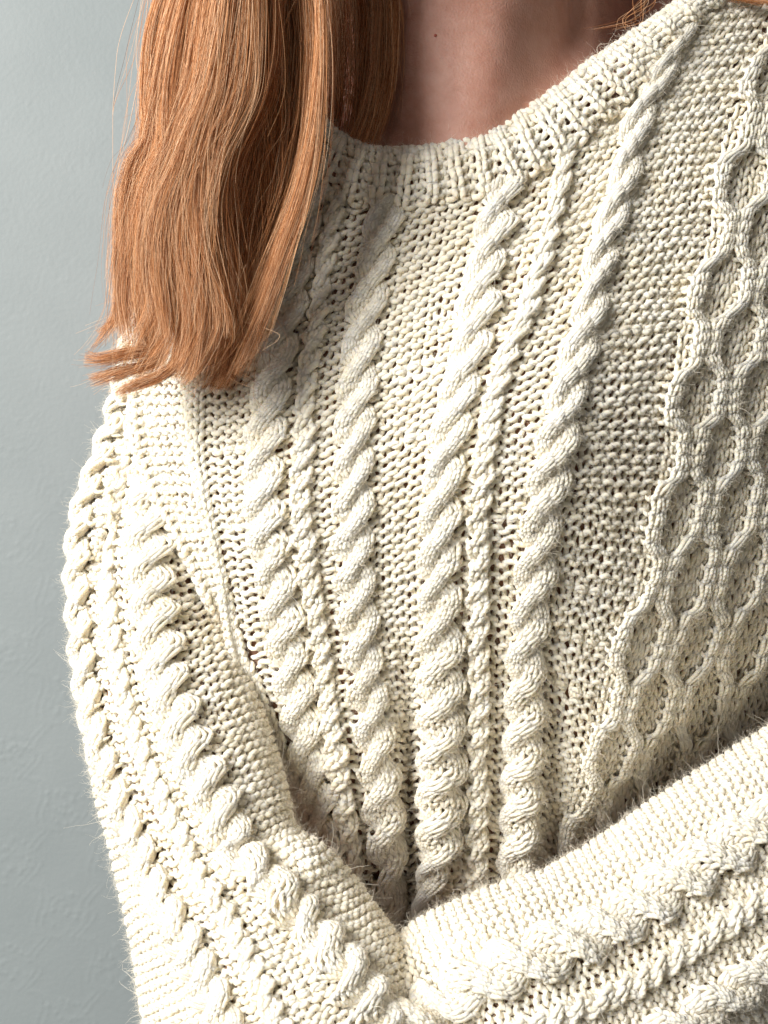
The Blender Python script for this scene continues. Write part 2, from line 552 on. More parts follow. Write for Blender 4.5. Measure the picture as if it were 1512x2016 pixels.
LEFT, LL, LR_, LC, LRD = make_tube(
    SL_E1, SL_E2,
    ([0, 0.3, 0.5, 0.7, 0.85, 1], [0.125, 0.088, 0.042, 0.010, -0.012, -0.035]),
    ([0, 0.3, 0.5, 0.7, 0.85, 1], [0.025, 0.045, 0.055, 0.065, 0.075, 0.08]),
    [(-60, -22),
     (60, [(262, 700), (231, 821), (203, 909), (179, 988), (165, 1107), (166, 1226), (178, 1320), (190, 1406), (210, 1485), (232, 1545), (259, 1605), (283, 1670), (312, 1730), (338, 1780), (370, 1835), (396, 1885), (433, 1965), (470, 2050), (540, 2200)]),
     (130, [(300, 700), (270, 821), (240, 930), (226, 1030), (216, 1147), (224, 1226), (240, 1335), (256, 1395), (278, 1465), (306, 1538), (335, 1600), (372, 1670), (398, 1723), (430, 1780), (470, 1856), (513, 1935), (545, 2010), (620, 2180)]),
     (215, [(350, 700), (320, 850), (295, 980), (288, 1107), (306, 1266), (325, 1353), (355, 1450), (388, 1530), (428, 1607), (465, 1670), (505, 1723), (560, 1780), (613, 1835), (666, 1890), (724, 1960), (790, 2080), (840, 2230)]),
     (330, 150), (420, 180), (450, 190)],
    np.arange(-60, 451, 2.5), lump=sleeve_lump)

RF_E1 = [(700, 1905), (770, 1855), (850, 1800), (930, 1765), (1010, 1738), (1075, 1715), (1160, 1668), (1250, 1605), (1340, 1545), (1430, 1487), (1520, 1430), (1620, 1370)]
RF_E2 = [(880, 2455), (1000, 2400), (1095, 2340), (1180, 2300), (1265, 2270), (1340, 2240), (1450, 2180), (1565, 2105), (1665, 2040), (1755, 1978), (1845, 1920), (1945, 1860)]
RIGHT, RL, RR_, RC, RRD = make_tube(
    RF_E1, RF_E2,
    ([0, 0.25, 0.5, 0.75, 1], [-0.012, -0.004, 0.018, 0.058, 0.110]),
    ([0, 0.25, 0.5, 0.75, 1], [0.068, 0.072, 0.075, 0.075, 0.075]),
    [(-60, -35), (0, 0), (150, 63), (235, 86), (320, 108), (450, 142), (560, 175)],
    np.arange(-60, 561, 2.5), lump=fore_lump)

# neckband: U along the neckline, V from the inner edge (0) to the outer edge (100)
NB_IN = [(600, 150), (622, 212), (647, 256), (690, 284), (745, 299), (805, 300), (875, 289), (940, 271), (1002, 244), (1060, 208), (1114, 168), (1172, 122), (1240, 76), (1300, 36), (1350, -4), (1400, -48)]
NB_OUT = [(500, 240), (540, 300), (592, 350), (660, 388), (726, 404), (795, 404), (880, 392), (960, 376), (1040, 343), (1112, 298), (1180, 240), (1240, 192), (1300, 122), (1350, 62), (1392, 24), (1440, -20)]


def make_neckband():
    n = 400
    a, b = poly_v(NB_IN, n), poly_v(NB_OUT, n)
    m = (a + b) / 2
    arc = np.concatenate([[0], np.cumsum(np.linalg.norm(np.diff(m, axis=0), axis=1))])
    U = np.linspace(0, arc[-1], n)
    a = np.stack([np.interp(U, arc, a[:, c]) for c in range(2)], 1)
    b = np.stack([np.interp(U, arc, b[:, c]) for c in range(2)], 1)
    V = np.linspace(-60, 110, 86)
    f = np.clip(V, 0, 200) / 100.0
    px = a[:, None, 0] + f[None] * (b - a)[:, None, 0]
    py = a[:, None, 1] + f[None] * (b - a)[:, None, 1]
    v = V[None]
    dep = front_depth(px, py) - 0.0035 - 0.0055 * np.sin(np.pi * np.clip(v, 0, 100) / 100.0)
    # the edge of the band rolls over towards the neck
    roll = np.where(v < 28, 0.0075 * (1 - np.sqrt(np.clip(1 - ((28 - np.maximum(v, 0)) / 30.0) ** 2, 0, 1))), 0)
    back = np.where(v < 0, -v / 40.0 * 0.014, 0)
    dep = dep + roll + back
    py = py + np.where(v < 0, -v / 40.0 * 6, 0)
    return Patch(U, V, px, py, dep), arc[-1]


NECK, NLEN = make_neckband()

# ------------------------------------------------------------------ the knitting engine
RH = 20.0        # height of one row in photo pixels


def knit(patch, mapf, ncol, rows, sgn, r, A=0.68, a=0.185, d=0.0012, z=None, mask=None, ext=0.25, spc=18, jit=0.045, endz=-0.002, rj=0.10):
    """one yarn per row; every stitch an omega loop. sgn +1 purl side, -1 knit side, per column."""
    lines = []
    sgn = np.broadcast_to(np.asarray(sgn, float), (ncol,))
    z = np.zeros(ncol) if z is None else np.broadcast_to(np.asarray(z, float), (ncol,))
    cx = np.arange(ncol) + 0.5
    nT = int((ncol + 2 * ext) * spc) + 1
    T = np.linspace(-ext, ncol + ext, nT)
    # smooth steps between columns
    def stepf(vals):
        if ncol == 1:
            return np.full(nT, vals[0])
        xp, fp = [], []
        for c in range(ncol):
            xp += [c + 0.16, c + 0.84]
            fp += [vals[c], vals[c]]
        return np.interp(T, xp, fp)
    Sg, Zc = stepf(sgn), stepf(z)
    X0 = T + a * np.sin(4 * np.pi * T)
    Y0 = -A * np.cos(2 * np.pi * T)
    Z0 = Sg * d * np.cos(4 * np.pi * T) + Zc
    endm = np.clip(np.maximum(-T, T - ncol) / max(ext, 1e-3), 0, 1)
    Z0 = Z0 + endz * endm ** 2
    taper = 1 - 0.6 * endm ** 2
    for j in rows:
        jx = np.interp(T, np.arange(-1, ncol + 2), rng.normal(0, jit, ncol + 3))
        jy = np.interp(T, np.arange(-1, ncol + 2), rng.normal(0, jit * 1.3, ncol + 3))
        jz = np.interp(T, np.arange(-1, ncol + 2), rng.normal(0, d * 0.18, ncol + 3))
        jr = 1 + np.interp(T, np.arange(-1, ncol + 1.5, 0.5), rng.normal(0, rj, len(np.arange(-1, ncol + 1.5, 0.5))))
        U, V, h = mapf(X0 + jx, j + Y0 + jy, Z0 + jz)
        # uneven tension over the fabric
        wob = np.sin(U * 0.061 + V * 0.023 + 1.3) + np.sin(U * 0.027 - V * 0.049) + np.sin(U * 0.11 + V * 0.083 + 2.0) * 0.7
        wob2 = np.sin(U * 0.043 - V * 0.031 + 0.5) + np.sin(U * 0.071 + V * 0.057 + 4.0) + np.sin(V * 0.12 - U * 0.09) * 0.7
        U = U + 1.2 * wob2
        V = V + 1.3 * wob
        h = h + 0.00022 * wob2
        P, N = patch.ev(U, V, h)
        keep = np.ones(nT, bool)
        keep &= (V > patch.V[0] + 2) & (V < patch.V[-1] - 2)
        if mask is not None:
            keep &= mask(patch.samp(patch.px, U, V), patch.samp(patch.py, U, V), U, V)
        R = r * taper * jr
        # split on masked gaps
        idx = np.where(keep)[0]
        if len(idx) < 8:
            continue
        for seg in np.split(idx, np.where(np.diff(idx) > 1)[0] + 1):
            if len(seg) >= 8:
                Rs = R[seg].copy()
                Rs[0] *= 0.3
                Rs[-1] *= 0.3
                lines.append((P[seg], N[seg], Rs))
    return lines


def rows_between(v0, v1):
    return range(int(math.ceil(-v1 / RH)), int(math.floor(-v0 / RH)) + 1)


def field(patch, u0, u1, ncol, v0, v1, sgn=1, r=0.00150, mask=None, z=0.0, **kw):
    def mp(x, y, zz):
        return u0 + (u1 - u0) * x / ncol, -y * RH, zz
    return knit(patch, mp, ncol, rows_between(v0, v1), sgn, r, mask=mask, z=np.full(ncol, z), **kw)


def kscale(patch, uc):
    V = patch.V
    o = np.ones_like(V)
    k = np.linalg.norm(patch.ev((uc + 4) * o, V, 0 * V)[0] - patch.ev((uc - 4) * o, V, 0 * V)[0], axis=1) / 8 / S
    m = 15
    k = np.convolve(np.pad(k, m, mode='edge'), np.ones(2 * m + 1) / (2 * m + 1), 'valid')
    return lambda v: np.interp(v, V, np.clip(k, 0.4, 4))


def gapfield(patch, ua, ha, ub, hb, v0, v1, target=26.0, z=0.0, **kw):
    """purl ground between two cables: as many stitches as the gap has room for"""
    ka, kb, km = kscale(patch, ua), kscale(patch, ub), kscale(patch, (ua + ub) / 2)
    lo = lambda v: ua + ha / ka(v)
    hi = lambda v: ub - hb / kb(v)
    rows = list(rows_between(v0, v1))
    g = np.array([(hi(-j * RH) - lo(-j * RH)) * km(-j * RH) for j in rows])
    nc = np.zeros(len(rows), int)
    cur = None
    for i, x in enumerate(g):
        want = x / target
        if cur is None or abs(want - cur) > 0.75:
            cur = max(1, int(round(want)))
        nc[i] = cur
    nc[g < 6] = 0
    out = []
    i = 0
    while i < len(rows):
        j = i
        while j + 1 < len(rows) and nc[j + 1] == nc[i]:
            j += 1
        if nc[i] > 0:
            n = int(nc[i])

            def mp(x, y, zz, n=n):
                v = -y * RH
                a, b = lo(v), hi(v)
                return a + np.maximum(b - a, 2) * x / n, v, zz
            kk = dict(r=0.0015)
            kk.update(kw)
            r = kk.pop('r')
            out += knit(patch, mp, n, rows[i:j + 1], kk.pop('sgn', 1), r, z=np.full(n, z), **kk)
        i = j + 1
    return out


def rope(patch, uc, halfw, v0, v1, period=3.8, wales=2, lift=0.0028, H=0.0022, r=0.00155, mask=None, hand=1, phase=0.0, dome=0.0024, **kw):
    """two strands twisting round each other, each strand of a few knit wales"""
    lines = []
    R = halfw * 0.50
    w = halfw * 1.02
    kf = kscale(patch, uc)
    mp_c = []
    for s in (0, 1):
        ph = phase + s * math.pi

        def mp(x, y, zz, ph=ph):
            phi = hand * math.pi * y / period + ph
            q = x / wales * 2 - 1                         # -1..1 across the strand
            slope = R * math.pi / period * np.cos(phi) * hand / RH
            yy = y - q * (w / 2) * slope / RH * 0.75
            phi2 = hand * math.pi * yy / period + ph
            front = np.cos(phi2)
            U = uc + (R * np.sin(phi2) * 1.05 + q * (w / 2)) / kf(-yy * RH)
            h = lift + H * front + dome * (1 - np.clip(np.abs(q), 0, 1.3) ** 2) + zz
            return U, -yy * RH, h
        mp_c.append(mp)
        lines += knit(patch, mp, wales, rows_between(v0, v1), -1, r, A=0.60, a=0.225, d=0.00075, mask=mask, ext=0.12, spc=20, jit=0.055, endz=-0.0022, **kw)
        # the bulk of the strand under its stitches
        yv = np.arange(-v1 / RH, -v0 / RH, 0.2)
        U, V, h = mp_c[-1](np.full_like(yv, wales / 2), yv, np.full_like(yv, -dome - 0.0012))
        P, N = patch.ev(U, V, h)
        ok = (V > patch.V[0] + 2) & (V < patch.V[-1] - 2)
        if mask is not None:
            ok &= mask(patch.samp(patch.px, U, V), patch.samp(patch.py, U, V), U, V)
        wid = np.full(len(P), w * S * 0.36)
        if ok.sum() > 8:
            lines.append((P[ok], N[ok], np.minimum(wid, 0.0042)[ok]))
    return lines


def nb_out_y(px):
    p = np.array(NB_OUT, float)
    return np.interp(px, p[:, 0], p[:, 1])


def m_front(px, py, U, V):
    return py > nb_out_y(px) - 8


# ------------------------------------------------------------------ person: one continuous body
TAN = []


def closed_grid_solid(A, B):
    """two grids of equal shape -> closed solid (verts, faces)"""
    n, m = A.shape[:2]
    v = np.concatenate([A.reshape(-1, 3), B.reshape(-1, 3)])
    ia = np.arange(n * m).reshape(n, m)
    ib = ia + n * m
    f = []
    f += np.stack([ia[:-1, :-1], ia[:-1, 1:], ia[1:, 1:], ia[1:, :-1]], -1).reshape(-1, 4).tolist()
    f += np.stack([ib[:-1, :-1], ib[1:, :-1], ib[1:, 1:], ib[:-1, 1:]], -1).reshape(-1, 4).tolist()
    for ra, rb, fl in ((ia[:, 0], ib[:, 0], 0), (ia[:, -1], ib[:, -1], 1), (ia[0], ib[0], 1), (ia[-1], ib[-1], 0)):
        q = np.stack([ra[:-1], ra[1:], rb[1:], rb[:-1]], -1)
        if not fl:
            q = q[:, ::-1]
        f += q.tolist()
    return v, f


def neck_depth(px, py):
    px, py = np.asarray(px, float), np.asarray(py, float)
    # neck column leaning a little, passing into the collar bones and upper chest
    cx = 905 + (py - 100) * 0.02
    q = (px - cx) / 215.0
    col = 0.036 + 0.075 * (1 - np.sqrt(np.clip(1 - q * q, 0.0, 1)))
    col = col + 0.05 * np.clip(np.abs(q) - 0.96, 0, None)
    tend = -0.0045 * np.exp(-((px - (968 - (py - 120) * 0.22)) / 58.0) ** 2) * sstep(py, -120, 140)
    hollow = 0.013 * np.exp(-((px - (1085 + (py - 100) * 0.12)) / 70.0) ** 2 - ((py - 90) / 110.0) ** 2)
    notch = 0.006 * np.exp(-((px - 860) / 60.0) ** 2 - ((py - 300) / 60.0) ** 2)
    chest = front_depth(px, py) + 0.017
    chest = chest - 0.006 * np.exp(-((py - (215 - (px - 900) * 0.12)) / 40.0) ** 2) * sstep(np.abs(px - 880), 60, 200)
    # beside the neck the shoulder falls away behind the hair
    chest = chest + 0.10 * sstep(px, 830, 690) * sstep(py, 300, 120)
    chest = chest + 0.05 * sstep(px, 1040, 1230) * sstep(py, 190, 40)
    crs = 0.0014 * np.exp(-((py - 52 - (px - 900) * 0.10) / 5.0) ** 2) + 0.0010 * np.exp(-((py - 150 - (px - 880) * 0.16) / 5.0) ** 2) * sstep(px, 760, 840)
    c = col + tend + hollow + crs
    # smooth minimum: whichever is nearer the camera
    cc = chest + notch
    hmix = np.clip(0.5 + 0.5 * (cc - c) / 0.018, 0, 1)
    return cc * (1 - hmix) + c * hmix - 0.018 * hmix * (1 - hmix)


def build_body():
    verts, faces = [], []

    def add(v, f):
        o = sum(len(x) for x in verts)
        verts.append(np.asarray(v))
        faces.extend([[i + o for i in q] for q in f])

    # torso following the inside of the front
    sl = FRONT.P[::8, ::6] - FRONT.N[::8, ::6] * 0.0065
    sel = FRONT.py[::8, ::6]
    bk = sl.copy()
    bk[..., 1] = D0 + 0.24
    bk[..., 0] = bk[..., 0] * 0.96
    # torso below the shoulders only
    vv = FRONT.V[::6]
    keep = vv > 380
    add(*closed_grid_solid(sl[:, keep], bk[:, keep]))
    # upper chest, shoulders and neck as one sheet
    gx = np.linspace(330, 1640, 120)
    gy = np.linspace(-330, 560, 90)
    PX, PY = np.meshgrid(gx, gy, indexing='ij')
    dn = neck_depth(PX, PY)
    side = np.clip(np.abs(PX - 950) - 190, 0, None)
    # shoulders slope back away from the neck line
    shoulder = np.where(PY < 300, np.clip((300 - PY) / 300.0, 0, 3) * 0.10 * sstep(np.abs(PX - 950), 215, 330), 0)
    dn = np.minimum(dn + shoulder, 0.215)
    A = unproj(PX, PY, dn)
    B = A.copy()
    B[..., 1] = D0 + 0.22
    add(*closed_grid_solid(A, B))
    # arms
    for pt, inset in ((LEFT, 0.0120), (RIGHT, 0.0110)):
        n = pt.P.shape[1]
        cen = None
        js = np.arange(0, n, 6)
        if pt is LEFT:
            L, R, C, RD = LL, LR_, LC, LRD
        else:
            L, R, C, RD = RL, RR_, RC, RRD
        th = np.linspace(0, 2 * np.pi, 40, endpoint=False)
        rings = []
        for j in js:
            f = (1 - np.cos(th)) / 2
            px = L[j, 0] + f * (R - L)[j, 0]
            py = L[j, 1] + f * (R - L)[j, 1]
            dep = C[j] - RD[j] * np.sin(th)
            if pt is LEFT:
                dep = dep + np.where(np.sin(th) > 0, sleeve_lump(px, py, th), 0)
            else:
                dep = dep + np.where(np.sin(th) > 0, fore_lump(px, py, th), 0)
            q = unproj(px, py, dep)
            c = q.mean(0)
            dv = q - c
            ln = np.linalg.norm(dv, axis=1, keepdims=True)
            rings.append(c + dv * np.maximum(0.2, 1 - inset / ln))
        rings = np.array(rings)
        m, k = rings.shape[:2]
        v = np.concatenate([rings.reshape(-1, 3), rings[0].mean(0)[None], rings[-1].mean(0)[None]])
        f = []
        for i in range(m - 1):
            for q in range(k):
                q2 = (q + 1) % k
                f.append([i * k + q, i * k + q2, (i + 1) * k + q2, (i + 1) * k + q])
        for q in range(k):
            f.append([m * k, (q + 1) % k, q])
            f.append([m * k + 1, (m - 1) * k + q, (m - 1) * k + (q + 1) % k])
        add(v, f)
    # head above the frame: an egg with jaw, nose, mouth, eyes, ears
    hc = unproj(np.array(925.0), np.array(-560.0), np.array(0.06))
    nu_, nv_ = 40, 28
    hv = []
    for j in range(nv_ + 1):
        p = math.pi * j / nv_
        for i in range(nu_):
            t = 2 * math.pi * i / nu_
            x, y, z = math.sin(p) * math.cos(t), math.sin(p) * math.sin(t), math.cos(p)
            jaw = 1 - 0.22 * max(0, -z) ** 1.5
            X, Y, Z = 0.074 * x * jaw, 0.092 * y * (1 - 0.1 * max(0, -z)), 0.112 * z
            if y < 0:
                f = -y
                Y -= 0.022 * f * math.exp(-((x / 0.16) ** 2) - ((z + 0.12) / 0.17) ** 2)      # nose
                Y -= 0.006 * f * math.exp(-((x / 0.30) ** 2) - ((z + 0.50) / 0.07) ** 2)      # mouth
                Y -= 0.008 * f * math.exp(-((x / 0.30) ** 2) - ((z + 0.85) / 0.12) ** 2)      # chin
                for sx in (-1, 1):
                    Y += 0.008 * f * math.exp(-(((x - sx * 0.40) / 0.18) ** 2) - ((z - 0.05) / 0.10) ** 2)
            for sx in (-1, 1):
                e = math.exp(-((x - sx) / 0.08) ** 2 - (y / 0.22) ** 2 - (z / 0.28) ** 2)
                X += sx * 0.012 * e
            hv.append((hc[0] + X, hc[1] + Y, hc[2] + Z))
    hf = []
    for j in range(nv_):
        for i in range(nu_):
            i2 = (i + 1) % nu_
            hf.append([j * nu_ + i, j * nu_ + i2, (j + 1) * nu_ + i2, (j + 1) * nu_ + i])
    add(hv, hf)

    me = bpy.data.meshes.new('body_source')
    me.from_pydata(np.concatenate(verts).tolist(), [], faces)
    bm = bmesh.new()
    bm.from_mesh(me)
    bmesh.ops.remove_doubles(bm, verts=bm.verts, dist=1e-6)
    bm.to_mesh(me)
    bm.free()
    tmp = bpy.data.objects.new('body_source', me)
    COL.objects.link(tmp)
    rm = tmp.modifiers.new('r', 'REMESH')
    rm.mode = 'VOXEL'
    rm.voxel_size = 0.0032
    smd = tmp.modifiers.new('s', 'SMOOTH')
    smd.iterations = 3
    smd.factor = 0.5
    dg = bpy.context.evaluated_depsgraph_get()
    ev = tmp.evaluated_get(dg)
    out = bpy.data.meshes.new_from_object(ev)
    bpy.data.objects.remove(tmp)
    out.name = 'person'
    out.materials.clear()
    out.materials.append(M_SKIN)
    out.polygons.foreach_set('use_smooth', [True] * len(out.polygons))
    return link(bpy.data.objects.new('person', out))


person = build_body()
person['label'] = 'person with long ginger hair in a cream cable-knit sweater, arms crossed'
person['category'] = 'person'

# mole on the neck
mp_ = unproj(np.array(857.0), np.array(70.0), neck_depth(np.array(857.0), np.array(70.0)))
M_MOLE, _, _, _, pb = new_mat('mole')
pb.inputs['Base Color'].default_value = (0.40, 0.10, 0.07, 1)
bm = bmesh.new()
bmesh.ops.create_icosphere(bm, subdivisions=2, radius=0.0009)
for v in bm.verts:
    v.co.y *= 0.6
me = bpy.data.meshes.new('mole')
bm.to_mesh(me)
bm.free()
me.materials.append(M_MOLE)
mo = link(bpy.data.objects.new('mole', me), person)
mo.location = (mp_[0], mp_[1] - 0.0003, mp_[2])

# ------------------------------------------------------------------ added backing sheet behind the stitches: brown of skin, inner garment and bounced light
M_UNDER, _, _, _, pb = new_mat('brown_backing')
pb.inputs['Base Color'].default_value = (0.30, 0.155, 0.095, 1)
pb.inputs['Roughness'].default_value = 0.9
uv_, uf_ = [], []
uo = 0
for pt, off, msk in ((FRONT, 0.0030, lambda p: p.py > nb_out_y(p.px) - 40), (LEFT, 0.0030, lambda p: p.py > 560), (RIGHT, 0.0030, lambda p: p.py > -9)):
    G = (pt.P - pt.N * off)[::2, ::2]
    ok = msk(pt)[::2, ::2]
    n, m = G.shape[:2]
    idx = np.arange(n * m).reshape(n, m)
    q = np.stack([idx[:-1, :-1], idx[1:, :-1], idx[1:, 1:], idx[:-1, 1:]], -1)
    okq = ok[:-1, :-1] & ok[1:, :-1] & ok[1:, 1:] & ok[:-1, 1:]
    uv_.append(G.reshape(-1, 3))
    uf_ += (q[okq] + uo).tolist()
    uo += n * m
under = mesh_obj('backing_sheet', np.concatenate(uv_).tolist(), uf_, M_UNDER, person)

# ------------------------------------------------------------------ sweater
fl = []
fl += gapfield(FRONT, 290, 0, 395, 14, 250, 1330, mask=m_front)
fl += gapfield(FRONT, 395, 12, 550, 32, 200, 1500, mask=lambda px, py, U, V: m_front(px, py, U, V) & (V < 1090 + (U - 408) * 4.0))
for ua, ha, ub, hb, z in ((550, 30, 617, 12, -0.0012), (617, 12, 712, 31, -0.0008), (712, 32, 925, 32, 0), (925, 30, 1000, 12, -0.0012),
                          (1000, 12, 1133, 31, -0.0006), (1133, 32, 1322, 0, 0)):
    fl += gapfield(FRONT, ua, ha, ub, hb, -140 if ua > 1000 else 100, 1900, mask=m_front, z=z, target=30.0 if ua > 1100 else 27.0)
sweater = tubes('sweater', fl, M_YARN, person)
del sweater['kind']
sweater['label'] = 'cream cable-knit wool sweater'

def ridge_map(x, y, zz):
    q = x - 1
    return 393 + q * 15, -y * RH, 0.0042 * (1 - 0.8 * np.clip(np.abs(q), 0, 1.2) ** 2) + zz


edge = knit(FRONT, ridge_map, 2, rows_between(380, 1900), -1, 0.0015, A=0.60, a=0.225, d=0.0008, mask=m_front, ext=0.2)
def flap_map(x, y, zz):
    return 296 + (x - 0.5) * 26, -y * RH, 0.0030 + zz


edge += knit(FRONT, flap_map, 1, rows_between(300, 1300), -1, 0.0017, A=0.60, a=0.2, d=0.0008, mask=m_front, ext=0.2)
tubes('seam_ridge', edge, M_YARN, sweater)
fl = field(FRONT, 408, 508, 4, 1050, 1900, sgn=-1, z=0.0010, a=0.22, mask=lambda px, py, U, V: V >= 1090 + (U - 408) * 4.0)
tubes('stockinette_band', fl, M_YARN, sweater)

for uc, hw, v0, ph in ((550, 41, 200, 0.3), (712, 41, 200, 1.4), (925, 41, 150, 0.9), (1133, 41, 0, 2.2)):
    tubes('cable', rope(FRONT, uc, hw, v0, 1930, mask=m_front, phase=ph, wales=3, r=0.00138), M_YARN, sweater)
for uc in (617, 1000):
    tubes('twisted_rib', rope(FRONT, uc, 21, 150, 1930, wales=1, period=2.2, lift=0.0026, H=0.0016, r=0.0017, dome=0.001, mask=m_front), M_YARN, sweater)

# honeycomb panel
HU0, HD, HP = 1326, 66.0, 8.9
fl = field(FRONT, HU0, HU0 + 600, 28, -140, 1900, sgn=-1, mask=m_front, r=0.00145, z=0.0006, a=0.22)
for i in range(10):
    sg = 1 if i % 2 else -1

    def mp(x, y, zz, i=i, sg=sg):
        q = x - 1
        ph = 2 * np.pi * (y + 1.5) / HP
        sw = np.tanh(2.6 * np.sin(ph)) / np.tanh(2.6)
        U = HU0 + 18 + i * HD + sg * 17.5 * sw + q * 15
        return U, -y * RH, 0.0044 + 0.0016 * np.cos(q * 1.3) + zz
    fl += knit(FRONT, mp, 2, rows_between(-140, 1900), -1, 0.00145, A=0.60, a=0.22, d=0.0008, mask=m_front, ext=0.15, endz=-0.002)
tubes('honeycomb_panel', fl, M_YARN, sweater)

# neckband, one by one rib
nst = int(NLEN / 25)


def nbmap(x, y, zz):
    return 4 + (NLEN - 8) * x / nst, 96 + -y * 19.0, zz


sg = np.where(np.arange(nst) % 2 == 0, -1.0, 1.0)
zz = np.where(np.arange(nst) % 2 == 0, 0.0017, -0.0012)
fl = knit(NECK, nbmap, nst, range(0, 8), sg, 0.00185, A=0.60, a=0.14, d=0.0010, z=zz, jit=0.07, rj=0.10)


def bind_map(x, y, zz):
    return 6 + y * 17.0, -4 + (x - 0.5) * 30, 0.0016 + zz


fl += knit(NECK, bind_map, 1, range(1, int(NLEN / 17)), -1, 0.0018, A=0.62, a=0.2, d=0.0009, ext=0.3, jit=0.08, endz=-0.003)
tubes('neckband', fl, M_YARN, sweater)


# sleeves
def m_left(px, py, U, V):
    return py > 640


Vn = LEFT.V[-1]
fl = []
fl += gapfield(LEFT, -58, 0, 60, 28, 60, Vn, mask=m_left)
fl += gapfield(LEFT, 60, 26, 130, 12, 60, Vn, mask=m_left, z=-0.0008)
fl += gapfield(LEFT, 130, 12, 215, 28, 60, Vn, mask=m_left, z=-0.0005)
fl += gapfield(LEFT, 215, 28, 444, 0, 60, Vn, mask=m_left, target=23)
tubes('sleeve', fl, M_YARN, sweater)
for uc, ph, hw, pe in ((60, 0.2, 40, 3.1), (215, 1.3, 44, 3.3)):
    tubes('cable', rope(LEFT, uc, hw, 60, Vn, mask=m_left, phase=ph, period=pe, wales=3, r=0.00142, lift=0.0038, H=0.0032, dome=0.0030), M_YARN, sweater)
tubes('twisted_rib', rope(LEFT, 130, 22, 60, Vn, wales=1, period=2.2, lift=0.0026, H=0.0014, r=0.0017, dome=0.001, mask=m_left), M_YARN, sweater)

Vr = RIGHT.V[-1]
fl = []
fl += gapfield(RIGHT, -58, 0, 150, 34, 0, Vr)
fl += gapfield(RIGHT, 150, 34, 236, 13, 0, Vr, z=-0.0004)
fl += gapfield(RIGHT, 236, 13, 320, 34, 0, Vr, z=-0.0004)
fl += gapfield(RIGHT, 320, 34, 470, 0, 0, Vr)
tubes('sleeve', fl, M_YARN, sweater)
for uc, ph in ((150, 0.4), (320, 1.7)):
    tubes('cable', rope(RIGHT, uc, 48, 0, Vr, phase=ph, hand=-1, period=4.4, wales=3, lift=0.0046, H=0.0038, dome=0.0034), M_YARN, sweater)
tubes('twisted_rib', rope(RIGHT, 236, 22, 0, Vr, wales=1, period=2.2, lift=0.0026, H=0.0014, r=0.0017, dome=0.001), M_YARN, sweater)


# ------------------------------------------------------------------ fibres: hair curves
def curves_obj(name, P, rad, mat, parent):
    """P (n, k, 3), rad (n, k)"""
    n, k = P.shape[:2]
    hc = bpy.data.hair_curves.new(name)
    hc.add_curves([k] * n)
    hc.attributes['position'].data.foreach_set('vector', P.astype(np.float32).ravel())
    ra = hc.attributes.get('radius') or hc.attributes.new('radius', 'FLOAT', 'POINT')
    ra.data.foreach_set('value', rad.astype(np.float32).ravel())
    hc.materials.append(mat)
    return link(bpy.data.objects.new(name, hc), parent)


def fuzz():
    P = np.concatenate([a for a, b in ALL_YARN])
    N = np.concatenate([b for a, b in ALL_YARN])
    n = 300000
    i = rng.integers(0, len(P), n)
    d = N[i] * 0.7 + rng.normal(0, 0.7, (n, 3))
    d /= np.linalg.norm(d, axis=1, keepdims=True)
    L = rng.gamma(2.0, 0.0009, n) + 0.0011
    L = np.minimum(L, 0.0058)
    k = 7
    t = np.linspace(0, 1, k)
    bend = rng.normal(0, 1, (n, 3))
    walk = np.cumsum(rng.normal(0, 0.13, (n, k, 3)), axis=1)
    walk -= walk[:, :1]
    q = P[i][:, None] + N[i][:, None] * 0.0007 + d[:, None] * (L[:, None] * t)[..., None] + bend[:, None] * (0.45 * L[:, None] * t ** 2)[..., None] + walk * L[:, None, None]
    rad = np.broadcast_to(0.000048 * (1 - 0.7 * t)[None], (n, k))
    o = curves_obj('wool_fuzz', q, rad, M_FUZZ, sweater)
    o['kind'] = 'stuff'
    # longer loose hairs and lint lying over the knit
    n, k = 6000, 12
    i = rng.integers(0, len(P), n)
    t = np.linspace(0, 1, k)
    d = N[i] * 0.25 + rng.normal(0, 0.8, (n, 3))
    d /= np.linalg.norm(d, axis=1, keepdims=True)
    L = np.minimum(rng.gamma(2.5, 0.0014, n) + 0.002, 0.009)
    walk = np.cumsum(np.cumsum(rng.normal(0, 0.055, (n, k, 3)), axis=1), axis=1)
    walk -= walk[:, :1]
    q = P[i][:, None] + N[i][:, None] * (0.0012 + 0.0016 * np.sin(np.pi * t))[None, :, None] + (d[:, None] * t[None, :, None] + walk * 0.5) * L[:, None, None]
    rad = np.broadcast_to(0.000075 * (1 - 0.6 * t)[None], (n, k))
    o = curves_obj('loose_fibres', q, rad, M_FUZZ, sweater)
    o['kind'] = 'stuff'


fuzz()

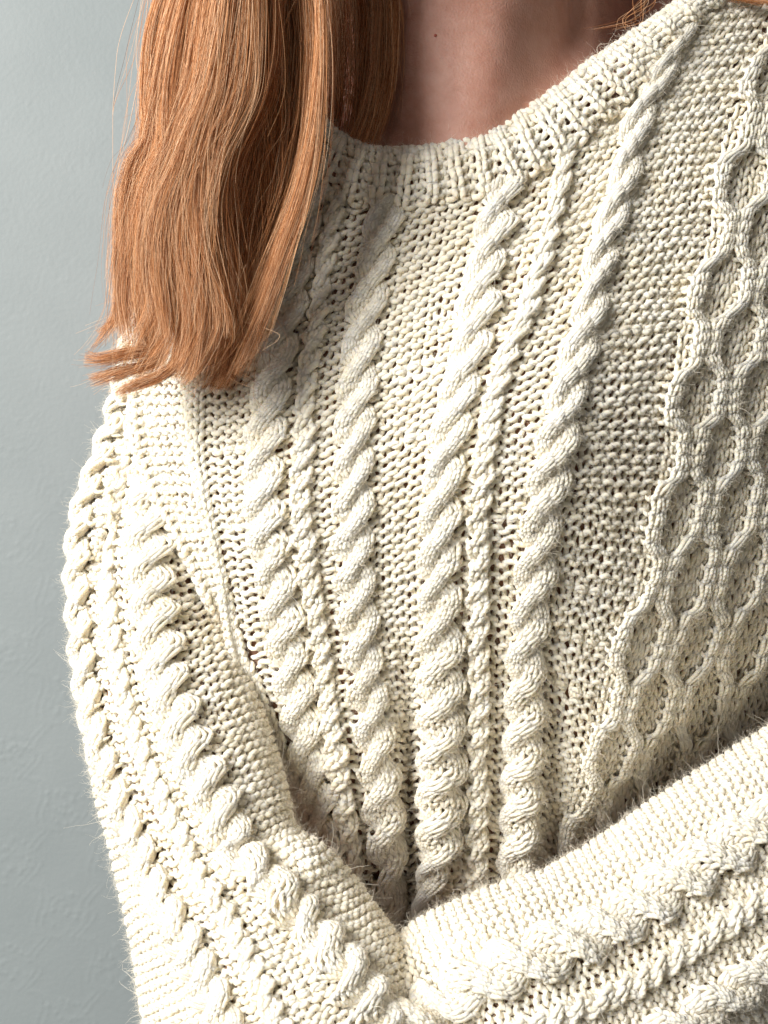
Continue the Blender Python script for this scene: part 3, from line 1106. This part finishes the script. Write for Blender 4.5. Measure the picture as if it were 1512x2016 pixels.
# ------------------------------------------------------------------ hair
# each lock: photo points, half width (px), depth offset, strand count
LOCKS = [
    ([(628, -60), (632, 80), (626, 200), (612, 310), (590, 400), (560, 490), (530, 580), (495, 670), (465, 740)], 13, -0.042, 800),
    ([(606, -60), (616, 90), (612, 220), (600, 330), (572, 430), (542, 520), (508, 610), (474, 700), (444, 765)], 13, -0.030, 700),
    ([(570, -60), (585, 90), (580, 220), (565, 340), (545, 450), (515, 550), (485, 640), (455, 730), (432, 768)], 24, 0.012, 1100),
    ([(540, -60), (550, 90), (545, 220), (530, 340), (505, 450), (480, 550), (455, 650), (435, 720), (415, 770)], 26, 0.010, 1000),
    ([(515, -60), (520, 90), (512, 220), (498, 330), (476, 430), (462, 530), (452, 630), (430, 720), (405, 770)], 24, 0.002, 900),
    ([(555, -60), (560, 90), (548, 240), (532, 380), (505, 500), (480, 610), (455, 700), (430, 765)], 24, 0.014, 900),
    ([(470, -60), (470, 90), (455, 240), (440, 380), (425, 500), (395, 600), (375, 690), (352, 755)], 34, 0.006, 1100),
    ([(400, -60), (390, 100), (375, 250), (350, 400), (330, 520), (312, 620), (312, 700), (288, 745)], 34, 0.006, 1100),
    ([(330, -60), (320, 100), (305, 250), (285, 400), (268, 520), (268, 620), (278, 700), (262, 745)], 22, 0.004, 700),
    ([(290, 470), (272, 560), (285, 640), (305, 685), (250, 697), (195, 708), (165, 704)], 15, -0.022, 420),
    ([(330, 540), (310, 640), (312, 705), (280, 722), (230, 735), (175, 752)], 14, -0.020, 420),
    ([(380, 540), (360, 640), (345, 715), (310, 742), (265, 757), (225, 776)], 13, -0.022, 380),
    ([(270, 400), (247, 480), (238, 560), (240, 620), (215, 640), (190, 655)], 10, -0.010, 200),
    ([(660, -60), (668, 60), (665, 180), (650, 300), (630, 380)], 32, 0.085, 1100),
    ([(710, -60), (716, 60), (712, 170), (695, 290), (670, 380)], 30, 0.070, 1100),
    ([(748, -60), (760, 20), (756, 120), (738, 220), (705, 310)], 27, 0.052, 1300),
    ([(1290, -70), (1350, -35), (1420, -14), (1480, -6), (1560, 0)], 14, 0.14, 300),
]
# the lit front mass: many small locks wandering between its two outlines
C_L = [(325, -60), (284, 116), (282, 208), (290, 262), (256, 330), (236, 463), (236, 555), (246, 640), (258, 720)]
C_R = [(556, -60), (545, 139), (492, 259), (450, 352), (444, 450), (456, 540), (466, 620), (458, 700), (432, 772)]
cl_, cr_ = poly_v(C_L, 60), poly_v(C_R, 60)
t60 = np.linspace(0, 1, 60)
for q in range(64):
    s0 = (q + rng.random()) / 64
    s0 = 0.03 + 0.94 * s0
    drift = rng.normal(0, 0.13)
    sq = s0 + drift * t60 ** 1.3 + 0.085 * np.sin(t60 * (4 + 6 * rng.random()) + rng.random() * 6.28) * (0.4 + t60)
    sq = np.clip(sq, 0.01, 0.99)
    g = cl_ * (1 - sq)[:, None] + cr_ * sq[:, None]
    # ends sweep to the left a little
    g[:, 0] -= (rng.gamma(1.6, 16)) * sstep(t60, 0.80, 1.0)
    wa, wf, wp = 3 + 6 * rng.random(), 8 + 7 * rng.random(), rng.random() * 6.28
    g[:, 0] += wa * np.sin(t60 * wf + wp) * sstep(t60, 0.1, 0.6)
    e = 1 - 0.27 * rng.random() ** 1.3
    g = np.stack([np.interp(t60 * e, t60, g[:, c]) for c in range(2)], 1)
    dome = -0.032 - 0.034 * math.sin(math.pi * min(max(s0, 0.04), 0.97)) ** 0.7
    LOCKS.append((g[::6].tolist() + [g[-1].tolist()], 5 + 7 * rng.random(), dome + 0.012 * rng.random(), int(150 + 130 * rng.random())))


def lock(pts, hw, dep, n, k=44, stray=0.06):
    if pts[0][1] < 0 and pts[0][0] < 1000:
        # continue up to the head, out of the frame
        x = pts[0][0]
        pts = [(0.30 * x + 0.70 * 760, -880), (0.45 * x + 0.55 * 690, -620), (0.75 * x + 0.25 * 660, -330)] + list(pts)
    p = np.array(pts, float)
    seg = np.concatenate([[0], np.cumsum(np.linalg.norm(np.diff(p, axis=0), axis=1))])
    q = np.linspace(0, seg[-1], k)
    g = np.stack([smooth_interp(q, seg, p[:, 0]), smooth_interp(q, seg, p[:, 1])], 1)
    tt = np.linspace(0, 1, k)
    ang = rng.random(n) * 2 * np.pi
    rr = np.sqrt(rng.random(n))
    # sub-clumps inside the lock
    nc = max(3, n // 22)
    ca = rng.random(nc) * 2 * np.pi
    cr = np.sqrt(rng.random(nc)) * 0.85
    ci = rng.integers(0, nc, n)
    ox = np.cos(ang) * rr
    oy = np.sin(ang) * rr
    cxo, cyo = (np.cos(ca) * cr)[ci], (np.sin(ca) * cr)[ci]
    cl = (0.30 + 0.5 * tt)[None]
    OX = ox[:, None] * (1 - cl) + cxo[:, None] * cl
    OY = oy[:, None] * (1 - cl) + cyo[:, None] * cl
    OX = OX + (0.16 + 0.5 * tt ** 4)[None] * ox[:, None]
    OY = OY + 0.16 * oy[:, None]
    prof = (0.95 + 0.25 * np.sin(tt * 5 + rng.random() * 6)) * (1 - 0.35 * sstep(tt, 0.75, 1.0))
    tg = np.gradient(g, axis=0)
    tg /= np.linalg.norm(tg, axis=1, keepdims=True) + 1e-9
    px = g[None, :, 0] + OX * hw * prof[None] * tg[None, :, 1]
    py = g[None, :, 1] - OX * hw * prof[None] * tg[None, :, 0]
    # clump wave + single-strand wave
    wv = np.sin(tt[None] * (5 + 4 * rng.random(nc)[ci][:, None]) + rng.random(nc)[ci][:, None] * 6.28) * 4.0 * tt[None]
    w2 = np.sin(tt[None] * (6 + 14 * rng.random(n)[:, None]) + rng.random(n)[:, None] * 6.28) * (rng.gamma(1.1, 2.2, n))[:, None] * (0.3 + tt[None])
    px = px + (wv * 1.6 + w2) * tg[None, :, 1]
    py = py - (wv * 1.6 + w2) * tg[None, :, 0]
    D = dep + OY * hw * S * 1.1 + np.sin(tt[None] * 7 + rng.random(n)[:, None] * 6.28) * 0.0012
    # uneven lengths
    cut = 1 - 0.26 * rng.random(n) ** 1.5
    T2 = tt[None] * cut[:, None]
    fi = T2 * (k - 1)
    i0 = np.clip(fi.astype(int), 0, k - 2)
    fr = fi - i0
    take = lambda a: np.take_along_axis(a, i0, 1) * (1 - fr) + np.take_along_axis(a, i0 + 1, 1) * fr
    px, py, D = take(px), take(py), take(D)
    # strays
    m = rng.random(n) < stray
    amp = rng.normal(0, 20, n) * m
    px = px + amp[:, None] * tt[None] ** 1.5 * np.sin(1.5 + tt[None] * 3)
    D = D - np.abs(amp)[:, None] * tt[None] * 0.00025
    return unproj(px, py, D)


# loose single hairs crossing the gaps and drifting off the outline
STRAY = []
for q in range(150):
    x = 285 + 330 * rng.random()
    pts = [(x, -60)]
    for y in (100, 220, 340, 450, 550, 640, 730):
        x += rng.normal(-12, 24)
        x = min(max(x, 222), 648 - 0.27 * y)
        pts.append((x, y + rng.normal(0, 12)))
    e = int(rng.integers(5, 9))
    STRAY.append((pts[:e], -0.052 + 0.04 * rng.random()))
for q in range(70):
    y0 = 60 + 560 * rng.random()
    x0 = 318 - 0.09 * y0
    a = rng.normal(0, 1, 4)
    STRAY.append(([(x0 + 14, y0), (x0 - 4 + 8 * a[0], y0 + 45), (x0 - 18 + 12 * a[1], y0 + 90), (x0 - 26 + 20 * a[2], y0 + 130), (x0 - 34 + 26 * a[3], y0 + 165)], -0.02 + 0.03 * rng.random()))
for q in range(90):
    x0 = 300 + 210 * rng.random()
    y0 = 480 + 160 * rng.random()
    a = rng.normal(0, 1, 4)
    STRAY.append(([(x0, y0), (x0 + 14 * a[0], y0 + 45), (x0 + 26 * a[1], y0 + 90), (x0 + 34 * a[2] - 8, y0 + 140), (x0 + 40 * a[3] - 20, y0 + 170)], -0.056 + 0.03 * rng.random()))
for q in range(12):
    a = rng.normal(0, 1, 4)
    STRAY.append(([(1300 + 20 * a[0], -40), (1262 + 14 * a[1], 2), (1240 + 25 * a[2], 40), (1200 + 30 * a[3], 58)], 0.055))
sp_ = np.stack([np.concatenate([poly_v(p, 44), np.full((44, 1), d)], 1) for p, d in STRAY])
stray_pts = unproj(sp_[..., 0], sp_[..., 1], sp_[..., 2])
allp = [lock(p, hw, dp - 0.012, int(n * 1.1), stray=0.16) for p, hw, dp, n in LOCKS]
HP_ = np.concatenate(allp + [stray_pts])
tt = np.linspace(0, 1, HP_.shape[1])
assert HP_.shape[1] == 44
hr = np.broadcast_to((0.000070 * (1 - 0.55 * tt ** 3))[None], HP_.shape[:2]) * (0.75 + 0.5 * rng.random((HP_.shape[0], 1)))
hair = curves_obj('hair', HP_, hr, M_HAIR, person)
print('verts', sum(len(o.data.vertices) for o in COL.objects if o.type == 'MESH'), 'tris~', sum(2 * len(o.data.polygons) for o in COL.objects if o.type == 'MESH'))
